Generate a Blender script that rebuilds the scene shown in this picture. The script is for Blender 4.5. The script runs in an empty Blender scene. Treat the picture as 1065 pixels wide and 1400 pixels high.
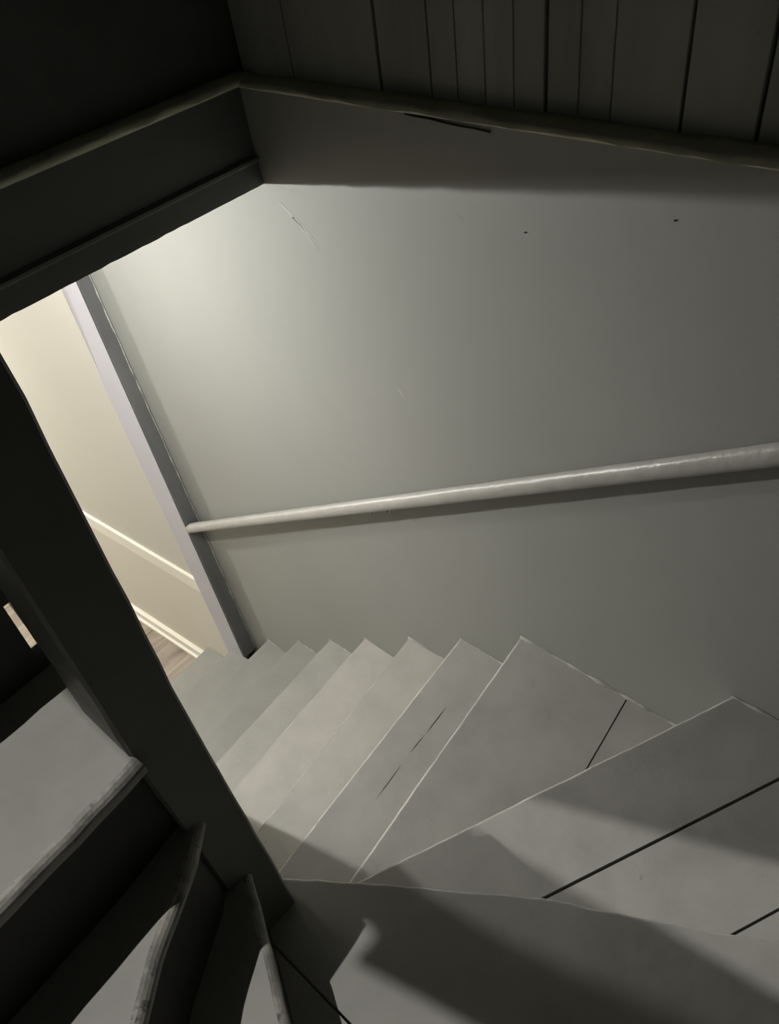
import bpy, bmesh, math, random
from mathutils import Matrix, Vector, noise

C = bpy.context.scene.collection
random.seed(7)
H = 3.37                      # height of the camera above the hall floor; all plans below use z measured from the camera

# ------------------------------------------------------------------ camera, world, lamps, exposure
cam_d = bpy.data.cameras.new('camera')
cam = bpy.data.objects.new('camera', cam_d)
C.objects.link(cam)
cam_d.sensor_fit = 'AUTO'
cam_d.sensor_width = 36.0
cam_d.lens = 36.0 * 1057.0 / 1400.0
cam_d.clip_start = 0.01
right = (0.65177013, -0.74835442, -0.12313149)
up = (0.5852496, 0.39302067, 0.70923738)
back = (-0.48236771, -0.5343224, 0.69413325)
cam.matrix_world = Matrix(((right[0], up[0], back[0], 0), (right[1], up[1], back[1], 0),
                           (right[2], up[2], back[2], H), (0, 0, 0, 1)))
S = bpy.context.scene
S.camera = cam
S.view_settings.view_transform = 'Standard'
S.view_settings.look = 'None'
S.view_settings.gamma = 1.0
S.view_settings.use_curve_mapping = False
S.view_settings.exposure = 0.0
w = bpy.data.worlds.new('world')
S.world = w
w.use_nodes = True
w.node_tree.nodes['Background'].inputs[0].default_value = (0.0015, 0.0016, 0.0016, 1)

HALL_LAMP = (0.223, 1.80, -0.667)
FAR_FILL = (0.0, 4.30, -1.10)  # unseen fill lamp, added to brighten the cream hall wall evenly
ATTIC_LAMP = (-0.54, 1.06, 2.34)


def lamp(name, loc, watts, col, radius):
    d = bpy.data.lights.new(name, 'POINT')
    d.energy = watts
    d.color = col
    d.shadow_soft_size = radius
    o = bpy.data.objects.new(name, d)
    o.location = (loc[0], loc[1], loc[2] + H)
    C.objects.link(o)
    return o


lamp('hall_lamp_light', HALL_LAMP, 36, (1.0, 0.98, 0.935), 0.006)
lamp('far_fill_light', FAR_FILL, 108, (1.0, 0.97, 0.91), 0.05)
lamp('attic_lamp_light', ATTIC_LAMP, 190, (1.0, 0.97, 0.91), 0.008)


# ------------------------------------------------------------------ materials
def nodes_of(name):
    m = bpy.data.materials.new(name)
    m.use_nodes = True
    nt = m.node_tree
    b = nt.nodes['Principled BSDF']
    return m, nt, b


def lin(*c):
    return tuple(c) + (1,)


def paint(name, col, col2, rough=0.55, scale=6.0, bump=0.12, stretch=(1, 1, 1), worn=None, worn_amt=0.62, spec=0.4, bump_scale=90.0, ramp=(.32, .70)):
    """Painted surface: two close tones in soft patches, fine brush relief, optional chips of a paler undercoat."""
    m, nt, b = nodes_of(name)
    N, L = nt.nodes, nt.links
    tc = N.new('ShaderNodeTexCoord')
    mp = N.new('ShaderNodeMapping')
    mp.inputs['Scale'].default_value = stretch
    L.new(tc.outputs['Object'], mp.inputs[0])
    n1 = N.new('ShaderNodeTexNoise')
    n1.inputs['Scale'].default_value = scale
    n1.inputs['Detail'].default_value = 6
    n1.inputs['Roughness'].default_value = 0.6
    L.new(mp.outputs[0], n1.inputs['Vector'])
    r = N.new('ShaderNodeValToRGB')
    r.color_ramp.elements[0].position = ramp[0]
    r.color_ramp.elements[1].position = ramp[1]
    r.color_ramp.elements[0].color = lin(*col2)
    r.color_ramp.elements[1].color = lin(*col)
    L.new(n1.outputs['Fac'], r.inputs[0])
    out = r.outputs[0]
    if worn:
        n2 = N.new('ShaderNodeTexNoise')
        n2.inputs['Scale'].default_value = 38
        n2.inputs['Detail'].default_value = 8
        n2.inputs['Roughness'].default_value = 0.7
        L.new(mp.outputs[0], n2.inputs['Vector'])
        rr = N.new('ShaderNodeValToRGB')
        rr.color_ramp.elements[0].position = worn_amt
        rr.color_ramp.elements[1].position = worn_amt + 0.05
        L.new(n2.outputs['Fac'], rr.inputs[0])
        mx = N.new('ShaderNodeMix')
        mx.data_type = 'RGBA'
        L.new(rr.outputs[0], mx.inputs['Factor'])
        L.new(out, mx.inputs['A'])
        mx.inputs['B'].default_value = lin(*worn)
        out = mx.outputs['Result']
    L.new(out, b.inputs['Base Color'])
    n3 = N.new('ShaderNodeTexNoise')
    n3.inputs['Scale'].default_value = bump_scale
    n3.inputs['Detail'].default_value = 4
    L.new(mp.outputs[0], n3.inputs['Vector'])
    bp = N.new('ShaderNodeBump')
    bp.inputs['Strength'].default_value = bump
    bp.inputs['Distance'].default_value = 0.004
    L.new(n3.outputs['Fac'], bp.inputs['Height'])
    L.new(bp.outputs[0], b.inputs['Normal'])
    b.inputs['Roughness'].default_value = rough
    b.inputs['Specular IOR Level'].default_value = spec
    return m


M = {}
M['wall'] = paint('grey_wall_paint', (.325, .333, .312), (.307, .315, .296), .55, 2.2, .05, spec=.3)
M['tread'] = paint('grey_floor_paint', (.415, .413, .385), (.345, .345, .322), .52, 7.0, .25, worn=(.25, .245, .225), worn_amt=.665, spec=.35, bump_scale=28, ramp=(.34, .64))
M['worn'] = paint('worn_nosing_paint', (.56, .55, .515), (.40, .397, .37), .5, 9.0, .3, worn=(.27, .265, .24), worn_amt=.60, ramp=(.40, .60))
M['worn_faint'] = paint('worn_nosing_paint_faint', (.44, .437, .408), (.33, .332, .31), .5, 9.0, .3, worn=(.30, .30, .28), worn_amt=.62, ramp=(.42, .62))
M['worn_low'] = paint('worn_nosing_paint_low', (.30, .303, .285), (.255, .258, .243), .55, 9.0, .3)  # nosings toned to match the darkened lower treads
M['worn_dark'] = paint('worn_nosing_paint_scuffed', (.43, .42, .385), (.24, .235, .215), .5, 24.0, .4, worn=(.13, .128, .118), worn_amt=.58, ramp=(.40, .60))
M['tread_low'] = paint('grey_floor_paint_dimmed', (.325, .328, .308), (.275, .278, .262), .55, 5.0, .2, worn=(.24, .24, .22), worn_amt=.72, spec=.3, bump_scale=40)  # lower treads: dimmer light put into a darker paint colour
M['tread_scuffed_lit'] = paint('grey_floor_paint_scuffed_lit', (.50, .49, .455), (.43, .422, .39), .52, 7.5, .25, worn=(.33, .32, .295), worn_amt=.67, spec=.35, bump_scale=28, ramp=(.34, .64))  # scuffed, and lightened further to carry brighter light on these treads
M['riser'] = paint('shaded_riser_paint', (.055, .055, .052), (.04, .04, .038), .6, 6.0, .2)  # shade on the upper risers put into a near-black colour
M['post'] = paint('dark_post_paint', (.155, .158, .145), (.120, .122, .112), .5, 7.0, .25, worn=(.25, .25, .23), worn_amt=.73, bump_scale=30)
M['board'] = paint('old_board_paint', (.42, .425, .395), (.28, .285, .265), .6, 7.0, .35, stretch=(1, 1, .16), worn=(.09, .09, .08), worn_amt=.66, bump_scale=40)
M['gap'] = paint('dark_joint', (.02, .02, .018), (.012, .012, .011), .9, 9, .1)
M['header'] = paint('header_paint', (.125, .13, .122), (.095, .10, .094), .55, 7, .3, stretch=(.3, 1, 1), bump_scale=35)
M['cap'] = paint('dusty_ledge_paint', (.60, .60, .45), (.42, .42, .31), .8, 14, .5, bump_scale=45)
M['jamb_dark'] = paint('blue_grey_jamb_paint', (.205, .208, .215), (.15, .153, .16), .45, 9, .2, stretch=(1, 1, .25), worn=(.30, .305, .31), worn_amt=.66)
M['jamb_pale'] = paint('lavender_jamb_paint', (.53, .52, .57), (.51, .50, .55), .45, 6, .08)
M['cream'] = paint('cream_wall_paint', (.57, .55, .49), (.555, .535, .475), .6, 2.5, .04)
M['dado'] = paint('cream_dado_paint', (.70, .665, .585), (.68, .645, .565), .6, 2.5, .04)
M['trim'] = paint('white_trim_paint', (.86, .83, .75), (.84, .81, .73), .4, 4, .05)
M['rail'] = paint('grey_rail_paint', (.42, .415, .39), (.35, .346, .325), .34, 16, .3, worn=(.47, .46, .43), worn_amt=.66, spec=.55, bump_scale=70)
M['scuff'] = paint('rubbed_paint', (.40, .40, .375), (.355, .358, .335), .6, 60, .1)
M['caulk'] = paint('cracked_filler', (.62, .615, .58), (.34, .34, .32), .7, 30, .4)
M['steel'] = paint('painted_steel', (.30, .30, .28), (.25, .25, .235), .4, 20, .1)
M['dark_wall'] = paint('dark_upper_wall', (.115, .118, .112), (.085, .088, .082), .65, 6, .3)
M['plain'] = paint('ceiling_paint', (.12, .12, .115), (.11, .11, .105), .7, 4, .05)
M['hall_white'] = paint('hall_ceiling_paint', (.50, .49, .46), (.48, .47, .44), .7, 4, .05)


def wood(name):
    m, nt, b = nodes_of(name)
    N, L = nt.nodes, nt.links
    tc = N.new('ShaderNodeTexCoord')
    mp = N.new('ShaderNodeMapping')
    mp.inputs['Scale'].default_value = (1.0, 5.0, 1.0)
    mp.inputs['Rotation'].default_value = (0, 0, -math.radians(30))
    L.new(tc.outputs['Object'], mp.inputs[0])
    n = N.new('ShaderNodeTexNoise')
    n.inputs['Scale'].default_value = 2.6
    n.inputs['Detail'].default_value = 7
    n.inputs['Distortion'].default_value = .6
    L.new(mp.outputs[0], n.inputs['Vector'])
    r = N.new('ShaderNodeValToRGB')
    e = r.color_ramp.elements
    e[0].position, e[1].position = .30, .72
    e[0].color, e[1].color = (.17, .14, .115, 1), (.43, .37, .30, 1)
    L.new(n.outputs['Fac'], r.inputs[0])
    L.new(r.outputs[0], b.inputs['Base Color'])
    b.inputs['Roughness'].default_value = .45
    return m


M['wood'] = wood('weathered_wood_floor')


# ------------------------------------------------------------------ mesh helpers
def link(name, bm, mats, parent=None, smooth=False):
    me = bpy.data.meshes.new(name)
    bmesh.ops.recalc_face_normals(bm, faces=bm.faces)
    bm.to_mesh(me)
    bm.free()
    if not isinstance(mats, (list, tuple)):
        mats = [mats]
    for m in mats:
        me.materials.append(m)
    if smooth:
        for p in me.polygons:
            p.use_smooth = True
    o = bpy.data.objects.new(name, me)
    C.objects.link(o)
    if parent:
        o.parent = parent
        o.matrix_parent_inverse = parent.matrix_basis.inverted() if parent.parent is None else Matrix.Identity(4)
    return o


def tag(o, label, cat, group=None):
    o['label'] = label
    o['category'] = cat
    if group:
        o['group'] = group
    return o


def struct(o):
    o['kind'] = 'structure'
    return o


def empty(name, loc):
    o = bpy.data.objects.new(name, None)
    o.location = (loc[0], loc[1], loc[2] + H)
    C.objects.link(o)
    return o


def hexa(bm, bottom, top, mi=0):
    """solid from 4 bottom and 4 top corners (x,y,z seen from the camera height)"""
    vb = [bm.verts.new((p[0], p[1], p[2] + H)) for p in bottom]
    vt = [bm.verts.new((p[0], p[1], p[2] + H)) for p in top]
    fs = [bm.faces.new(vb[::-1]), bm.faces.new(vt)]
    for i in range(4):
        j = (i + 1) % 4
        fs.append(bm.faces.new((vb[i], vb[j], vt[j], vt[i])))
    for f in fs:
        f.material_index = mi
    return fs


def box(bm, x0, x1, y0, y1, z0, z1, mi=0):
    b = [(x0, y0, z0), (x1, y0, z0), (x1, y1, z0), (x0, y1, z0)]
    t = [(x, y, z1) for x, y, _ in b]
    return hexa(bm, b, t, mi)


def soften(bm, r=.003, seg=2):
    bmesh.ops.recalc_face_normals(bm, faces=bm.faces)
    bm.normal_update()
    bmesh.ops.bevel(bm, geom=list(bm.edges), offset=r, segments=seg, profile=.6, affect='EDGES')


def boxo(name, mat, x0, x1, y0, y1, z0, z1, parent=None, r=0):
    bm = bmesh.new()
    box(bm, x0, x1, y0, y1, z0, z1)
    if r:
        soften(bm, r)
    return link(name, bm, mat, parent)


def densify(a, b, n, amp, seed, normal=True):
    """points from a to b (plan), nudged sideways so the edge looks hand planed and chipped"""
    a, b = Vector(a), Vector(b)
    d = (b - a)
    nrm = Vector((-d.y, d.x)).normalized()
    out = []
    for i in range(n + 1):
        t = i / n
        p = a.lerp(b, t)
        k = 0 if i in (0, n) else 1
        v = noise.noise(Vector((t * d.length * 22, seed * 3.7, .3))) * .75 + noise.noise(Vector((t * d.length * 70, seed * 5.1, 2.2))) * .45
        out.append(tuple(p + nrm * v * amp * k))
    return out


def polyline(pts, amp, seed, step=.02):
    out = []
    for i in range(len(pts) - 1):
        L = (Vector(pts[i + 1]) - Vector(pts[i])).length
        q = densify(pts[i], pts[i + 1], max(2, int(L / step)), amp, seed + i)
        out += q if i == 0 else q[1:]
    return out


def clip(poly, p, n):
    """keep the side of plan polygon where (q-p).n >= 0"""
    out = []
    for i in range(len(poly)):
        a, b = poly[i], poly[(i + 1) % len(poly)]
        da = (a[0] - p[0]) * n[0] + (a[1] - p[1]) * n[1]
        db = (b[0] - p[0]) * n[0] + (b[1] - p[1]) * n[1]
        if da >= 0:
            out.append(a)
        if (da >= 0) != (db >= 0):
            t = da / (da - db)
            out.append((a[0] + (b[0] - a[0]) * t, a[1] + (b[1] - a[1]) * t))
    return out


def slab(name, poly, z, parent, nose=None, thick=.028, r=.006, mats=None, lift=0.0):
    """tread board: plan polygon with rounded, worn nosing along the points listed in nose"""
    bm = bmesh.new()
    key = set((round(p[0], 5), round(p[1], 5)) for p in (nose or []))
    vt = [bm.verts.new((p[0], p[1], z + H + lift)) for p in poly]
    vb = [bm.verts.new((p[0], p[1], z + H - thick)) for p in poly]
    bm.faces.new(vt)
    bm.faces.new(vb[::-1])
    n = len(poly)
    for i in range(n):
        j = (i + 1) % n
        bm.faces.new((vb[i], vb[j], vt[j], vt[i]))
    if nose:
        ed = []
        for i in range(n):
            j = (i + 1) % n
            ka = (round(poly[i][0], 5), round(poly[i][1], 5))
            kb = (round(poly[j][0], 5), round(poly[j][1], 5))
            if ka in key and kb in key:
                for e in vt[i].link_edges:
                    if e.other_vert(vt[i]) is vt[j]:
                        ed.append(e)
                for e in vb[i].link_edges:
                    if e.other_vert(vb[i]) is vb[j]:
                        ed.append(e)
        if ed:
            bmesh.ops.recalc_face_normals(bm, faces=bm.faces)
            bm.normal_update()
            res = bmesh.ops.bevel(bm, geom=ed, offset=r, segments=4, profile=.5, affect='EDGES')
            for f in res['faces']:
                if f.calc_center_median().z > z + H - thick * .5:
                    f.material_index = 1
    return link(name, bm, mats or [M['tread'], M['worn']], parent)


def strip_wall(name, pts, z0, z1, th, mat, parent):
    """thin vertical board following a plan polyline (the board lies on the left of the walking direction)"""
    bm = bmesh.new()
    n = len(pts)
    offs = []
    for i in range(n):
        a = Vector(pts[max(0, i - 1)])
        b = Vector(pts[min(n - 1, i + 1)])
        d = (b - a).normalized()
        offs.append(Vector(pts[i]) + Vector((-d.y, d.x)) * th)
    rows = []
    for i in range(n):
        a, o = pts[i], offs[i]
        rows.append([bm.verts.new((a[0], a[1], z0 + H)), bm.verts.new((o[0], o[1], z0 + H)),
                     bm.verts.new((o[0], o[1], z1 + H)), bm.verts.new((a[0], a[1], z1 + H))])
    for i in range(n - 1):
        for k in range(4):
            bm.faces.new((rows[i][k], rows[i][(k + 1) % 4], rows[i + 1][(k + 1) % 4], rows[i + 1][k]))
    bm.faces.new(rows[0][::-1])
    bm.faces.new(rows[-1])
    return link(name, bm, mat, parent)


def ribbon(name, pts3, rad, mat, parent, seed=0, ragged=1.1):
    """thin uneven bead of filler along a 3D path"""
    bm = bmesh.new()
    P = []
    for i in range(len(pts3) - 1):
        a, b = Vector(pts3[i]), Vector(pts3[i + 1])
        n = max(2, int((b - a).length / .012))
        for k in range(n + (i == len(pts3) - 2)):
            P.append(a.lerp(b, k / n))
    rings = []
    for i, p in enumerate(P):
        d = (P[min(i + 1, len(P) - 1)] - P[max(i - 1, 0)]).normalized()
        u = d.cross(Vector((1, 0, .2))).normalized()
        v = d.cross(u)
        r = rad * max(.10, .75 + ragged * noise.noise(Vector((i * .31, seed * 7.7, 0))))
        rings.append([bm.verts.new(p + Vector((0, 0, H)) + (u * math.cos(a) + v * math.sin(a)) * r) for a in (0, 1.571, 3.1416, 4.712)])
    for i in range(len(rings) - 1):
        for k in range(4):
            bm.faces.new((rings[i][k], rings[i][(k + 1) % 4], rings[i + 1][(k + 1) % 4], rings[i + 1][k]))
    bm.faces.new(rings[0][::-1])
    bm.faces.new(rings[-1])
    return link(name, bm, mat, parent, True)


# ------------------------------------------------------------------ the setting
# stairwell wall with the handrail (plain plaster up to the dusty ledge)
bm = bmesh.new()
box(bm, 1.0, 1.16, -.72, 2.40, -3.37, -.405)
wall_right = struct(link('wall_right', bm, M['wall']))
# rough plaster ledge along its top
bm = bmesh.new()
ny = 80
prof = [(0.998, -.414), (0.996, -.4085), (1.000, -.402), (1.020, -.3995), (1.05, -.398), (1.05, -.414)]
rows = []
for i in range(ny + 1):
    y = -.72 + (1.34 + .72) * i / ny
    row = []
    for k, (x, z) in enumerate(prof):
        j = .0045 * noise.noise(Vector((y * 14, k * 1.3, 0))) + .003 * noise.noise(Vector((y * 45, k * 2.1, 4)))
        row.append(bm.verts.new((x + (j if 0 < k < 4 else 0) - (.004 if k == 1 else 0), y, z + H + (j * .8 if 0 < k < 4 else 0))))
    rows.append(row)
for i in range(ny):
    for k in range(len(prof)):
        l = (k + 1) % len(prof)
        bm.faces.new((rows[i][k], rows[i][l], rows[i + 1][l], rows[i + 1][k]))
bm.faces.new(rows[0]); bm.faces.new(rows[-1][::-1])
link('ledge', bm, M['cap'], wall_right, True)
# a crack in the plaster under the ledge
bm = bmesh.new()
cr = [(.905, -.4150, .0003), (.885, -.4160, .0009), (.85, -.4165, .0012), (.82, -.4190, .0010), (.79, -.4205, .0006), (.765, -.4205, .0005), (.735, -.4225, .0002)]
va = [bm.verts.new((.9958, y, z + t * .75 + H)) for y, z, t in cr]
vb = [bm.verts.new((.9958, y, z - t * .75 + H)) for y, z, t in cr]
vc = [bm.verts.new((1.001, y, z + H)) for y, z, t in cr]
for i in range(len(cr) - 1):
    bm.faces.new((va[i], va[i + 1], vb[i + 1], vb[i]))
    bm.faces.new((va[i], vc[i], vc[i + 1], va[i + 1]))
    bm.faces.new((vb[i], vb[i + 1], vc[i + 1], vc[i]))
link('crack', bm, M['gap'], wall_right)

# pale scuffs and nail holes in the stairwell wall
def scuff(y0, z0, y1, z1, w):
    bm = bmesh.new()
    n = 14
    a, b = [], []
    d = Vector((y1 - y0, z1 - z0)).normalized()
    for i in range(n + 1):
        t = i / n
        k = w * math.sin(math.pi * t) * (.6 + .5 * noise.noise(Vector((i * .9, y0 * 9, 0)))) + .0002
        y, z = y0 + (y1 - y0) * t, z0 + (z1 - z0) * t + .004 * math.sin(t * 3)
        a.append(bm.verts.new((.9996, y - d.y * k, z + d.x * k + H)))
        b.append(bm.verts.new((.9996, y + d.y * k, z - d.x * k + H)))
    for i in range(n):
        bm.faces.new((a[i], a[i + 1], b[i + 1], b[i]))
    link('scuff', bm, M['scuff'], wall_right)


for q in ((1.29, -.622, 1.18, -.705, .007), (1.245, -.655, 1.19, -.715, .005), (1.31, -.598, 1.22, -.603, .0012), (1.014, -.998, .994, -1.022, .006),
          (.70, -.93, .672, -.935, .0009), (.60, -.96, .57, -.972, .0008), (.82, -.565, .80, -.575, .001), (1.48, -2.02, 1.46, -2.06, .0012)):
    scuff(*q)
for (y, z) in ((.674, -.568), (1.245, -.655), (.86, -1.23), (.43, -.50)):
    bm = bmesh.new()
    bmesh.ops.create_cone(bm, cap_ends=True, segments=8, radius1=.0015, radius2=.0015, depth=.002, matrix=Matrix.Translation((.9995, y, z + H)) @ Matrix.Rotation(math.pi / 2, 4, 'Y'))
    link('nail_hole', bm, M['gap'], wall_right)

# boarded wall above the ledge: backing plus single planks
wall_up = struct(boxo('wall_right_upper', M['gap'], 1.052, 1.16, -.72, 1.35, -.40, 1.0))
seams = [1.345, 1.201, 1.095, .983, .875, .768, .6625, .558, .4555, .356, .25, .147, .04, -.07, -.18, -.30, -.41, -.52, -.63, -.72]
gaps = [.001, .0012, .0012, .0030, .0030, .0030, .0034, .0026, .0042, .0040] + [.003] * 12
for i in range(len(seams) - 1):
    y1, y0 = seams[i] - gaps[i] / 2, seams[i + 1] + gaps[i + 1] / 2
    dx = .0022 * math.sin(i * 2.3)
    bm = bmesh.new()
    box(bm, 1.034 + dx, 1.052, y0, y1, -.402, 1.0)
    soften(bm, .0012, 1)
    if i in (4, 5, 6):            # a beaded centre groove
        ym = (y0 + y1) / 2
        box(bm, 1.0332 + dx, 1.036 + dx, ym - .0010, ym + .0010, -.395, 1.0, 1)
    link('plank', bm, [M['board'], M['header']], wall_up)

# dark wall above the header, attic side walls, ceiling with the stair opening
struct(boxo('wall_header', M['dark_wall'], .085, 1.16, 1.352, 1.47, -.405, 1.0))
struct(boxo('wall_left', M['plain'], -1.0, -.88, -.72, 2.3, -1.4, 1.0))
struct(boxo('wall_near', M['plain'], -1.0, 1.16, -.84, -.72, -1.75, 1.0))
# (the attic floor over the stairs: hatch outline and added smaller gap shape the light patches)
edge_x = lambda y: -.2925 - .25 * (y - .813)
def edge_l(y):
    return -.196 + (.84 - y) * .11
def edge_r(y):
    return -.157 + (.84 - y) * .40
YN, YH = .808, .845
pieces = [
    [(-.88, -.72), (1.16, -.72), (1.16, .25), (-.88, .25)],
    [(edge_x(.25), .25), (edge_l(.25), .25), (edge_l(YH), YH), (-.273, YH), (-.273, YN), (edge_x(YN), YN)],
    [(edge_r(.55), .55), (1.16, .55), (1.16, YH), (edge_r(YH), YH)],
    [(edge_l(.25), .25), (1.16, .25), (1.16, .55), (edge_l(.55), .55)],
    [(-.273, YH), (1.16, YH), (1.16, 1.40), (-.273, 1.40)],
]
bm = bmesh.new()
for q in pieces:
    vt = [bm.verts.new((x, y, 1.03 + H)) for x, y in q]
    vb = [bm.verts.new((x, y, 1.0 + H)) for x, y in q]
    bm.faces.new(vt); bm.faces.new(vb[::-1])
    for i in range(len(q)):
        j = (i + 1) % len(q)
        bm.faces.new((vb[i], vb[j], vt[j], vt[i]))
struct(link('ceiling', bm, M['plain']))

# the hall below
struct(boxo('wall_light_block', M['wall'], -.60, .149, 1.362, 1.398, -3.37, -1.37))  # unseen half wall added to block the far lamp from the treads
def cream_x(y):
    return .930 - .070 * (y - 2.40)


def hallstrip(name, mat, y0, y1, z0, z1, out, parent=None, r=0):
    bm = bmesh.new()
    a0, a1 = cream_x(y0), cream_x(y1)
    hexa(bm, [(a0 - out, y0, z0), (a0 + .12, y0, z0), (a1 + .12, y1, z0), (a1 - out, y1, z0)],
         [(a0 - out, y0, z1), (a0 + .12, y0, z1), (a1 + .12, y1, z1), (a1 - out, y1, z1)])
    if r:
        soften(bm, r)
    return link(name, bm, mat, parent)


struct(hallstrip('wall_hall', M['cream'], 2.40, 5.0, -2.55, -.58, 0))
struct(hallstrip('wall_hall_dado', M['dado'], 2.335, 5.0, -3.37, -2.55, 0.0))
struct(hallstrip('trim_1', M['trim'], 2.36, 5.0, -2.588, -2.50, .014, r=.004))
bb = struct(hallstrip('baseboard_right', M['trim'], 2.6, 5.0, -3.37, -3.285, .016, r=.003))
hallstrip('shoe_moulding', M['trim'], 2.6, 5.0, -3.37, -3.345, .030, bb, r=.006)
hallstrip('top_bead', M['trim'], 2.6, 5.0, -3.288, -3.272, .022, bb, r=.004)
struct(boxo('wall_hall_end', M['cream'], -1.6, 1.1, 5.0, 5.1, -3.37, -.58))
struct(boxo('wall_hall_left', M['cream'], -1.7, -1.6, .75, 5.1, -3.37, -.58))
bm = bmesh.new()
box(bm, -1.7, .085, .76, 1.46, -.59, -.52)
box(bm, -1.7, 1.12, 1.46, 5.1, -.59, -.52)
struct(link('ceiling_hall', bm, M['hall_white']))
floor = struct(boxo('floor', M['gap'], -1.7, 1.16, -.72, 5.1, -3.47, -3.382))
pw = .15
k = 0
y = 2.2
while y < 4.6:
    for (x0, x1) in ((-.45, .28), (.28, 1.05)):
        sh = .16 if k % 2 else 0
        p = boxo('plank', M['wood'], x0 + (sh if x0 > -.4 else 0), x1 + (sh if x1 < 1 else 0), y + .001, y + pw - .001, -3.382, -3.37 - .0006 * (k % 3), floor)
    y += pw
    k += 1
bm = bmesh.new()
box(bm, -1.7, -.452, .76, 5.0, -3.382, -3.371)
box(bm, -.45, 1.0, 4.61, 5.0, -3.382, -3.371)
box(bm, -.45, .12, .76, 2.198, -3.382, -3.371)
link('floor_rest', bm, M['wood'], floor)

# ------------------------------------------------------------------ doorway jamb at the foot of the stairs
def jx(z):   # small lean of the old jamb
    t = (z + 2.985) / 1.925
    return .928 + .026 * t, 2.225 + .082 * t


jamb = empty('door_frame', (.97, 2.28, -2.985))
tag(jamb, 'painted door frame post at the foot of the stairs, blue grey front and lavender inner face', 'door frame')
z0, z1 = -2.985, -.585
(xa, ya), (xb, yb) = jx(z0), jx(z1)
bm = bmesh.new()
hexa(bm, [(xa, ya, z0), (1.0, ya, z0), (1.0, ya + .10, z0), (xa - .008, ya + .10, z0)],
     [(xb, yb, z1), (1.0, yb, z1), (1.0, yb + .10, z1), (xb - .010, yb + .10, z1)])
link('casing', bm, M['jamb_dark'], jamb)
bm = bmesh.new()
o = .006
hexa(bm, [(xa - o, ya + .001, z0 - .19), (xa + .03, ya + .03, z0 - .19), (xa + .03, ya + .13, z0 - .19), (xa - .014 - o, ya + .105, z0 - .19)],
     [(xb - o, yb + .001, z1), (xb + .03, yb + .03, z1), (xb + .03, yb + .15, z1), (xb - .016 - o, yb + .128, z1)])
link('jamb_lining', bm, M['jamb_pale'], jamb)['label'] = 'lavender lining board'
ribbon('filler_line', [(.9965, jx(z)[1] - .002 + .002 * math.sin(z * 31), z) for z in [z0 + (z1 - z0) * i / 24 for i in range(25)]], .0034, M['caulk'], jamb, 3)

# ------------------------------------------------------------------ header beam across the opening
hb = empty('header_beam', (.55, 1.35, -.597))
tag(hb, 'dark painted header beam crossing the stair opening, with a dusty ledge on top', 'beam')
bm = bmesh.new()
box(bm, .085, 1.0, 1.322, 1.46, -.56, -.408)
link('fascia', bm, M['header'], hb)
bm = bmesh.new()
n = 50
rows = []
for i in range(n + 1):
    x = .085 + .915 * i / n
    j = .0022 * noise.noise(Vector((x * 30, 1, 1))) + .0012 * noise.noise(Vector((x * 90, 1, 7)))
    rows.append([bm.verts.new((x, yy, zz + H)) for yy, zz in ((1.317, -.597 + j), (1.317, -.552), (1.311, -.546), (1.311, -.541), (1.322, -.536), (1.345, -.536), (1.345, -.597 + j))])
for i in range(n):
    for k in range(7):
        bm.faces.new((rows[i][k], rows[i][(k + 1) % 7], rows[i + 1][(k + 1) % 7], rows[i + 1][k]))
bm.faces.new(rows[0]); bm.faces.new(rows[-1][::-1])
link('trim_board', bm, M['header'], hb)
bm = bmesh.new()
rows = []
n = 70
prof = [(1.318, -.412), (1.312, -.404), (1.316, -.397), (1.333, -.395), (1.356, -.395), (1.356, -.412)]
for i in range(n + 1):
    x = .085 + .945 * i / n
    row = []
    for k, (yy, zz) in enumerate(prof):
        j = (.005 * noise.noise(Vector((x * 16, k * 1.7, 3))) + .0035 * noise.noise(Vector((x * 50, k * 2.3, 9)))) if 0 < k < 4 else 0
        row.append(bm.verts.new((x, yy + j, zz + H + j * .7)))
    rows.append(row)
for i in range(n):
    for k in range(6):
        bm.faces.new((rows[i][k], rows[i][(k + 1) % 6], rows[i + 1][(k + 1) % 6], rows[i + 1][k]))
bm.faces.new(rows[0]); bm.faces.new(rows[-1][::-1])
link('ledge_cap', bm, M['cap'], hb, True)['label'] = 'dusty yellowish ledge'

# ------------------------------------------------------------------ newel post
bm = bmesh.new()
zs = [-3.37 + 3.122 * i / 70 for i in range(71)]
rows = []
for i, z in enumerate(zs):
    dx = .030 * max(0, z + .70)
    c = .0016 * noise.noise(Vector((z * 19, 0, 0))) + .0012 * noise.noise(Vector((z * 60, 0, 5)))
    d = .0016 * noise.noise(Vector((z * 19, 8, 0)))
    e = .0022 * noise.noise(Vector((z * 23, 3, 3))) + .0014 * noise.noise(Vector((z * 70, 9, 5)))
    pts = [(.064, .516), (.128 + e, .516), (.1315 + e, .520), (.134, .606), (.130, .610), (.064, .610), (.0605 + d, .606), (.0605 + c, .520)]
    rows.append([bm.verts.new((x + dx, yy, z + H)) for x, yy in pts])
for i in range(len(zs) - 1):
    for k in range(8):
        bm.faces.new((rows[i][k], rows[i][(k + 1) % 8], rows[i + 1][(k + 1) % 8], rows[i + 1][k]))
bm.faces.new(rows[0][::-1]); bm.faces.new(rows[-1])
newel = tag(link('newel_post', bm, M['post']), 'dark square newel post in the left foreground that the winding steps turn around', 'post')

# ------------------------------------------------------------------ unseen post added behind the newel to cast the stair shadow
pt = bmesh.new()
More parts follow.
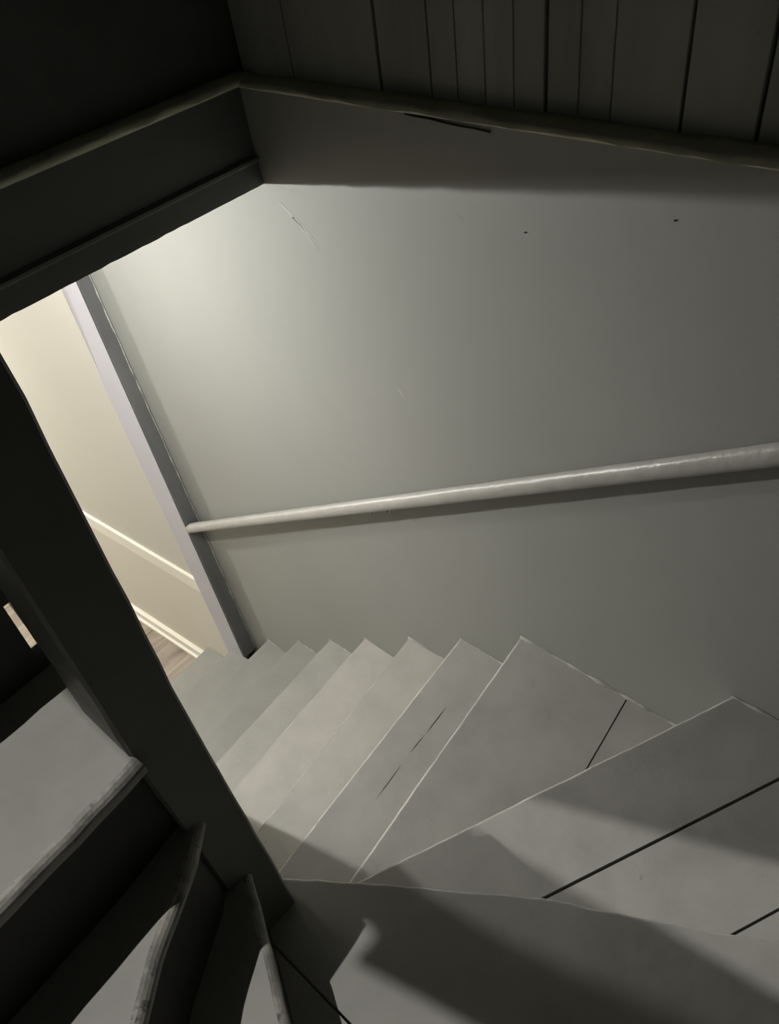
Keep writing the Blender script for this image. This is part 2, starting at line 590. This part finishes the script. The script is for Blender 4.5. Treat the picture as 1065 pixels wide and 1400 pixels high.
# (right edge cut in teeth that shape its shadow on each tread)
lv = [(-2.385, .285), (-1.85, .274), (-1.701, .2775), (-1.625, .2815), (-1.41, .2585), (-1.275, .2725), (-1.175, .2535), (-1.085, .2645), (-1.020, .2495), (-.955, .2605), (-.835, .2335), (-.815, .241), (-.790, .2565), (-.770, .262), (-.597, .262)]
rws = [[pt.verts.new((x, y, z + H)) for x, y in ((.150, 1.36), (xr_, 1.36), (xr_, 1.40), (.150, 1.40))] for z, xr_ in lv]
pt.faces.new(rws[0][::-1]); pt.faces.new(rws[-1])
for i in range(len(lv) - 1):
    for k in range(4):
        pt.faces.new((rws[i][k], rws[i][(k + 1) % 4], rws[i + 1][(k + 1) % 4], rws[i + 1][k]))
tag(link('shadow_post', pt, M['post']), 'unseen post added under the left end of the header beam to shape the stair shadow', 'post')


def kx(y):
    return .128 + .10 * (y - .61)


# ------------------------------------------------------------------ the staircase
st = empty('staircase', (.5, .5, -3.37))
tag(st, 'grey painted wooden staircase winding down around the dark newel post', 'staircase')
XR = .999
# --- lower straight flight: (z, y of the nosing at the wall, skew of the nosing per metre)
flight = [(-3.18, 2.592, .06), (-2.985, 2.327, .06), (-2.793, 2.073, .06), (-2.587, 1.812, .06), (-2.385, 1.571, .065),
          (-2.200, 1.350, .078), (-2.010, 1.118, .105), (-1.838, .900, .075)]
NA = (-1.662, .690, .090)


def yn(s, x):
    return s[1] - s[2] * (1 - x)


def xl(y):
    return kx(y) + .0225


allsteps = flight + [NA]
for i, s in enumerate(flight):
    z, up_ = s[0], allsteps[i + 1]
    yl = yn(s, .2)
    x0 = xl(yl) if yl < 2.25 else .30
    xr = XR if s[1] < 2.2 else (.93 if s[1] < 2.4 else cream_x(2.5) - .002)
    nose = polyline([(x0, yn(s, x0)), (xr, yn(s, xr))], .0018, i + 1)
    yb = yn(up_, x0)
    xb0 = xl(yb) if yb < 2.25 else .30
    xrb = xr
    poly = nose + [(xrb, yn(up_, xrb) - .035), (xb0, yn(up_, xb0) - .035)]
    t = slab('tread', poly, z, st, nose, mats=[M['tread_low'] if i < 4 else M['tread_scuffed_lit'] if i in (5, 6) else M['tread'], M['worn'] if i == 7 else M['worn_faint'] if i in (5, 6) else M['worn_low']])
    if i == 7:                       # fine cracks along the grain of this tread
        for (ax, ay, bx, by, cw) in ((.485, .772, .60, .781, .0009), (.635, .784, .70, .787, .0011), (.70, .786, .80, .792, .0014)):
            bm = bmesh.new()
            n_ = 10
            ra, rb = [], []
            for q in range(n_ + 1):
                tt = q / n_
                cx_, cy_ = ax + (bx - ax) * tt, ay + (by - ay) * tt + .0008 * noise.noise(Vector((tt * 6, ax * 9, 0)))
                k_ = cw * math.sin(math.pi * tt) + .0001
                ra.append(bm.verts.new((cx_, cy_ - k_, z + .0004 + H)))
                rb.append(bm.verts.new((cx_, cy_ + k_, z + .0004 + H)))
            for q in range(n_):
                bm.faces.new((ra[q], ra[q + 1], rb[q + 1], rb[q]))
            link('crack', bm, M['gap'], t)
    zl = flight[i - 1][0] if i else -3.37
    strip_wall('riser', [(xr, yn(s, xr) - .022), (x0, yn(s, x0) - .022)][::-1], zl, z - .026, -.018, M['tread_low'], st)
    if s[1] < 2.2:
        ribbon('filler_line', [(XR - .001, yn(up_, XR) - .01, z + .001), (XR - .001, yn(s, XR) + .0005, z + .001), (XR - .001, yn(s, XR) + .001, z - .03)], .0026, M['caulk'], st, i + 20, 1.6)

# --- winders.  every nosing is a plan polyline
Bn = [(.140, .584), (.998, .172)]
Cn = [(.140, .562), (.259, .391), (.372, .223), (.450, .074), (.529, -.068), (.885, -.715)]
Dn = [(.124, .566), (-.53, -.713)]
En = [(.098, .526), (.049, .486), (-.042, .434), (-.088, .399), (-.87, -.186)]
Fn = [(.066, .506), (-.024, .496), (-.10, .491), (-.87, .44)]
Gn = [(.0595, .676), (-.87, .655)]
zA, zB, zC, zD, zE, zF, zG = -1.662, -1.450, -1.250, -1.060, -.870, -.690, -.500


def shift(pl, d):
    """move a polyline sideways: to its left when walking along it"""
    out = []
    for i in range(len(pl)):
        a = Vector(pl[max(0, i - 1)])
        b = Vector(pl[min(len(pl) - 1, i + 1)])
        t = (b - a).normalized()
        out.append((pl[i][0] - t.y * d, pl[i][1] + t.x * d))
    return out


# tread A, two boards split near the wall
nA = polyline([(.150, yn(NA, .150)), (XR, yn(NA, XR))], .0022, 31)
polyA = nA + [(.999, .130), (.150, .548)]
c0 = Vector((.792, .369)); cd = (Vector((1.0, .386)) - c0).normalized(); cn = Vector((-cd.y, cd.x))
fr = clip(polyA, tuple(c0 + cn * .0016), (cn.x, cn.y))
bk = clip(polyA, tuple(c0 - cn * .0016), (-cn.x, -cn.y))
t = slab('tread', fr, zA, st, nA)
slab('tread_board', bk, zA - .0012, t)
strip_wall('riser', [(.150, yn(NA, .150) - .022), (XR, yn(NA, XR) - .022)], flight[-1][0], zA - .03, -.018, M['tread'], st)
ribbon('filler_line', [(.998, .20, zA + .001), (.998, .689, zA + .001)], .0038, M['caulk'], st, 41, 2.2)

# tread B, three boards
nB = polyline(Bn, .0022, 33)
backB = shift(Cn, -.035)[::-1]
polyB = nB + [(.998, -.715)] + [p for p in backB if p[1] > -.71] + [(.150, .53)]
j1a, j1b = Vector((.372, .285)), Vector((.882, .031))
d1 = (j1b - j1a).normalized(); n1 = Vector((-d1.y, d1.x))
j2a = Vector((.614, -.035)); d2 = (Vector((.660, -.058)) - j2a).normalized(); n2 = Vector((-d2.y, d2.x))
b1 = clip(polyB, tuple(j1a + n1 * .0030), (n1.x, n1.y))
b2 = clip(clip(polyB, tuple(j1a - n1 * .0030), (-n1.x, -n1.y)), tuple(j2a + n2 * .0022), (n2.x, n2.y))
b3 = clip(polyB, tuple(j2a - n2 * .0022), (-n2.x, -n2.y))
t = slab('tread', b1, zB, st, nB, r=.005)
slab('tread_board', b2, zB + .0006, t)
slab('tread_board', b3, zB, t)
strip_wall('riser', shift(Bn, -.022), zA, zB - .03, -.018, M['tread'], st)
ribbon('filler_line', [(.997, -.10, zB + .001), (.997, .172, zB + .001), (.994, .17, zB - .03)], .0042, M['caulk'], st, 43, 2.0)

# tread C, two boards
nC = polyline(Cn, .0030, 35)
polyC = nC + [(-.58, -.715), (.026, .45), (.085, .562)]
left = clip(polyC, (.0645, 0), (-1, 0))
rightp = clip(polyC, (.0685, 0), (1, 0))
t = slab('tread', rightp, zC, st, nC, r=.004, mats=[M['tread'], M['worn_faint']])
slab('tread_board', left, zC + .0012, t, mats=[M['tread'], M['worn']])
strip_wall('riser', shift(Cn, -.022), zB, zC - .03, -.018, M['tread'], st)

# tread D
nD = polyline(Dn, .0024, 37)
polyD = nD + [(-.87, -.713), (-.87, -.145), (-.105, .438), (.03, .522), (.08, .566)]
slab('tread', polyD, zD, st, nD, r=.011, mats=[M['tread'], M['worn_dark']])
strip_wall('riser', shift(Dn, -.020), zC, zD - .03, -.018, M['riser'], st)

# tread E
nE = polyline(En, .0024, 39)
polyE = nE + [(-.87, .475), (-.10, .527), (.061, .545), (.098, .545)]
slab('tread', polyE, zE, st, nE, r=.012, mats=[M['tread'], M['worn_dark']])
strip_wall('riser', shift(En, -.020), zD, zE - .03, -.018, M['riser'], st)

# tread F, its inner corner rounded and chipped around the post
nF = polyline(Fn[:1] + Fn[1:], .0026, 42)
polyF = [(.0610, .533)] + nF + [(-.87, .70), (.095, .722), (.095, .612), (.0612, .612)]
slab('tread', polyF, zF, st, nF, r=.011, mats=[M['tread'], M['worn_dark']])
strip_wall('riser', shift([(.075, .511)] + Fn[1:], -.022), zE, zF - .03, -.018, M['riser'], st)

# riser and tread G, with the slit left open beside the post
bm = bmesh.new()
xe, xs, za, zb = .095, .0652, -.668, -.581
pts = [(-.87, zF), (xe, zF), (xe, za), (xs, za), (xs + .0034, zb), (xe, zb), (xe, zG - .03), (-.87, zG - .03)]
yv = lambda x, b: .694 + .0226 * (x - .06) + b
vf = [bm.verts.new((x, yv(x, 0), z + H)) for x, z in pts]
vk = [bm.verts.new((x, yv(x, .018), z + H)) for x, z in pts]
bm.faces.new(vf); bm.faces.new(vk[::-1])
for i in range(8):
    j = (i + 1) % 8
    bm.faces.new((vf[i], vf[j], vk[j], vk[i]))
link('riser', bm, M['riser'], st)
nG = polyline(Gn, .002, 45)
slab('tread', nG + [(-.87, .94), (.0595, .94)], zG, st, nG, r=.007)

# ------------------------------------------------------------------ handrail on the wall
hr = empty('handrail', (.952, 1.0, -1.30))
tag(hr, 'grey painted round wooden handrail running down the stairwell wall', 'handrail')
bm = bmesh.new()
xa_, ya, za_, xb_, yb, zb_ = .950, 2.259, -2.128, .9858, -.03, -.6517
sl = (zb_ - za_) / (yb - ya)
dirv = Vector((0, yb - ya, zb_ - za_)).normalized()
nrm = Vector((0, -dirv.z, dirv.y))
if nrm.z < 0:
    nrm = -nrm
NS, NR = 90, 18
rows = []
for i in range(NS + 1):
    t = i / NS
    c = Vector((xa_ + (xb_ - xa_) * t, ya + (yb - ya) * t, za_ + (zb_ - za_) * t))
    row = []
    for k in range(NR):
        a = 2 * math.pi * k / NR
        r = .0205 + .0009 * noise.noise(Vector((t * 30, math.cos(a) * 1.5, math.sin(a) * 1.5)))
        px, pn = -math.cos(a) * r * (1 - .36 * t), math.sin(a) * r
        pn = max(pn, -.0165)
        row.append(bm.verts.new(c + Vector((px, 0, 0)) + nrm * pn + Vector((0, 0, H))))
    rows.append(row)
for i in range(NS):
    for k in range(NR):
        bm.faces.new((rows[i][k], rows[i][(k + 1) % NR], rows[i + 1][(k + 1) % NR], rows[i + 1][k]))
bm.faces.new(rows[0][::-1]); bm.faces.new(rows[-1])
link('rail', bm, M['rail'], hr, True)
for yy in (1.10,):
    c = Vector((0, yy, za_ + sl * (yy - ya)))
    bm = bmesh.new()
    box(bm, .972, 1.0, yy - .012, yy + .012, c.z - .030, c.z - .010)
    soften(bm, .003)
    b = link('bracket', bm, M['steel'], hr)
    for dy in (-.045, .035):
        bm = bmesh.new()
        bmesh.ops.create_cone(bm, cap_ends=True, segments=8, radius1=.003, radius2=.002, depth=.012,
                              matrix=Matrix.Translation((.958, yy + dy, c.z + sl * dy - .021 + H)))
        link('screw', bm, M['steel'], b)

# ------------------------------------------------------------------ lamps (outside the frame)
def lamp_fitting(name, loc, ztop, label):
    e = empty(name, (loc[0], loc[1], ztop))
    tag(e, label, 'lamp')
    x, y, z = loc
    bm = bmesh.new()
    bmesh.ops.create_cone(bm, cap_ends=True, segments=24, radius1=.05, radius2=.055, depth=.025, matrix=Matrix.Translation((x, y, ztop - .0125 + H)))
    link('canopy', bm, M['trim'], e)
    zt = z + .07
    bm = bmesh.new()
    bmesh.ops.create_cone(bm, cap_ends=True, segments=10, radius1=.004, radius2=.004, depth=max(.01, ztop - .02 - zt - .03), matrix=Matrix.Translation((x, y, (ztop - .02 + zt + .03) / 2 + H)))
    link('cord', bm, M['trim'], e)
    bm = bmesh.new()
    bmesh.ops.create_cone(bm, cap_ends=True, segments=20, radius1=.02, radius2=.014, depth=.05, matrix=Matrix.Translation((x, y, zt + .01 + H)))
    link('socket', bm, M['trim'], e)
    return e


lamp_fitting('ceiling_lamp', HALL_LAMP, -.59, 'bare bulb lamp hanging from the hall ceiling beyond the stairs')
lamp_fitting('fill_lamp', FAR_FILL, -.59, 'unseen fill lamp added at the far end of the hall')
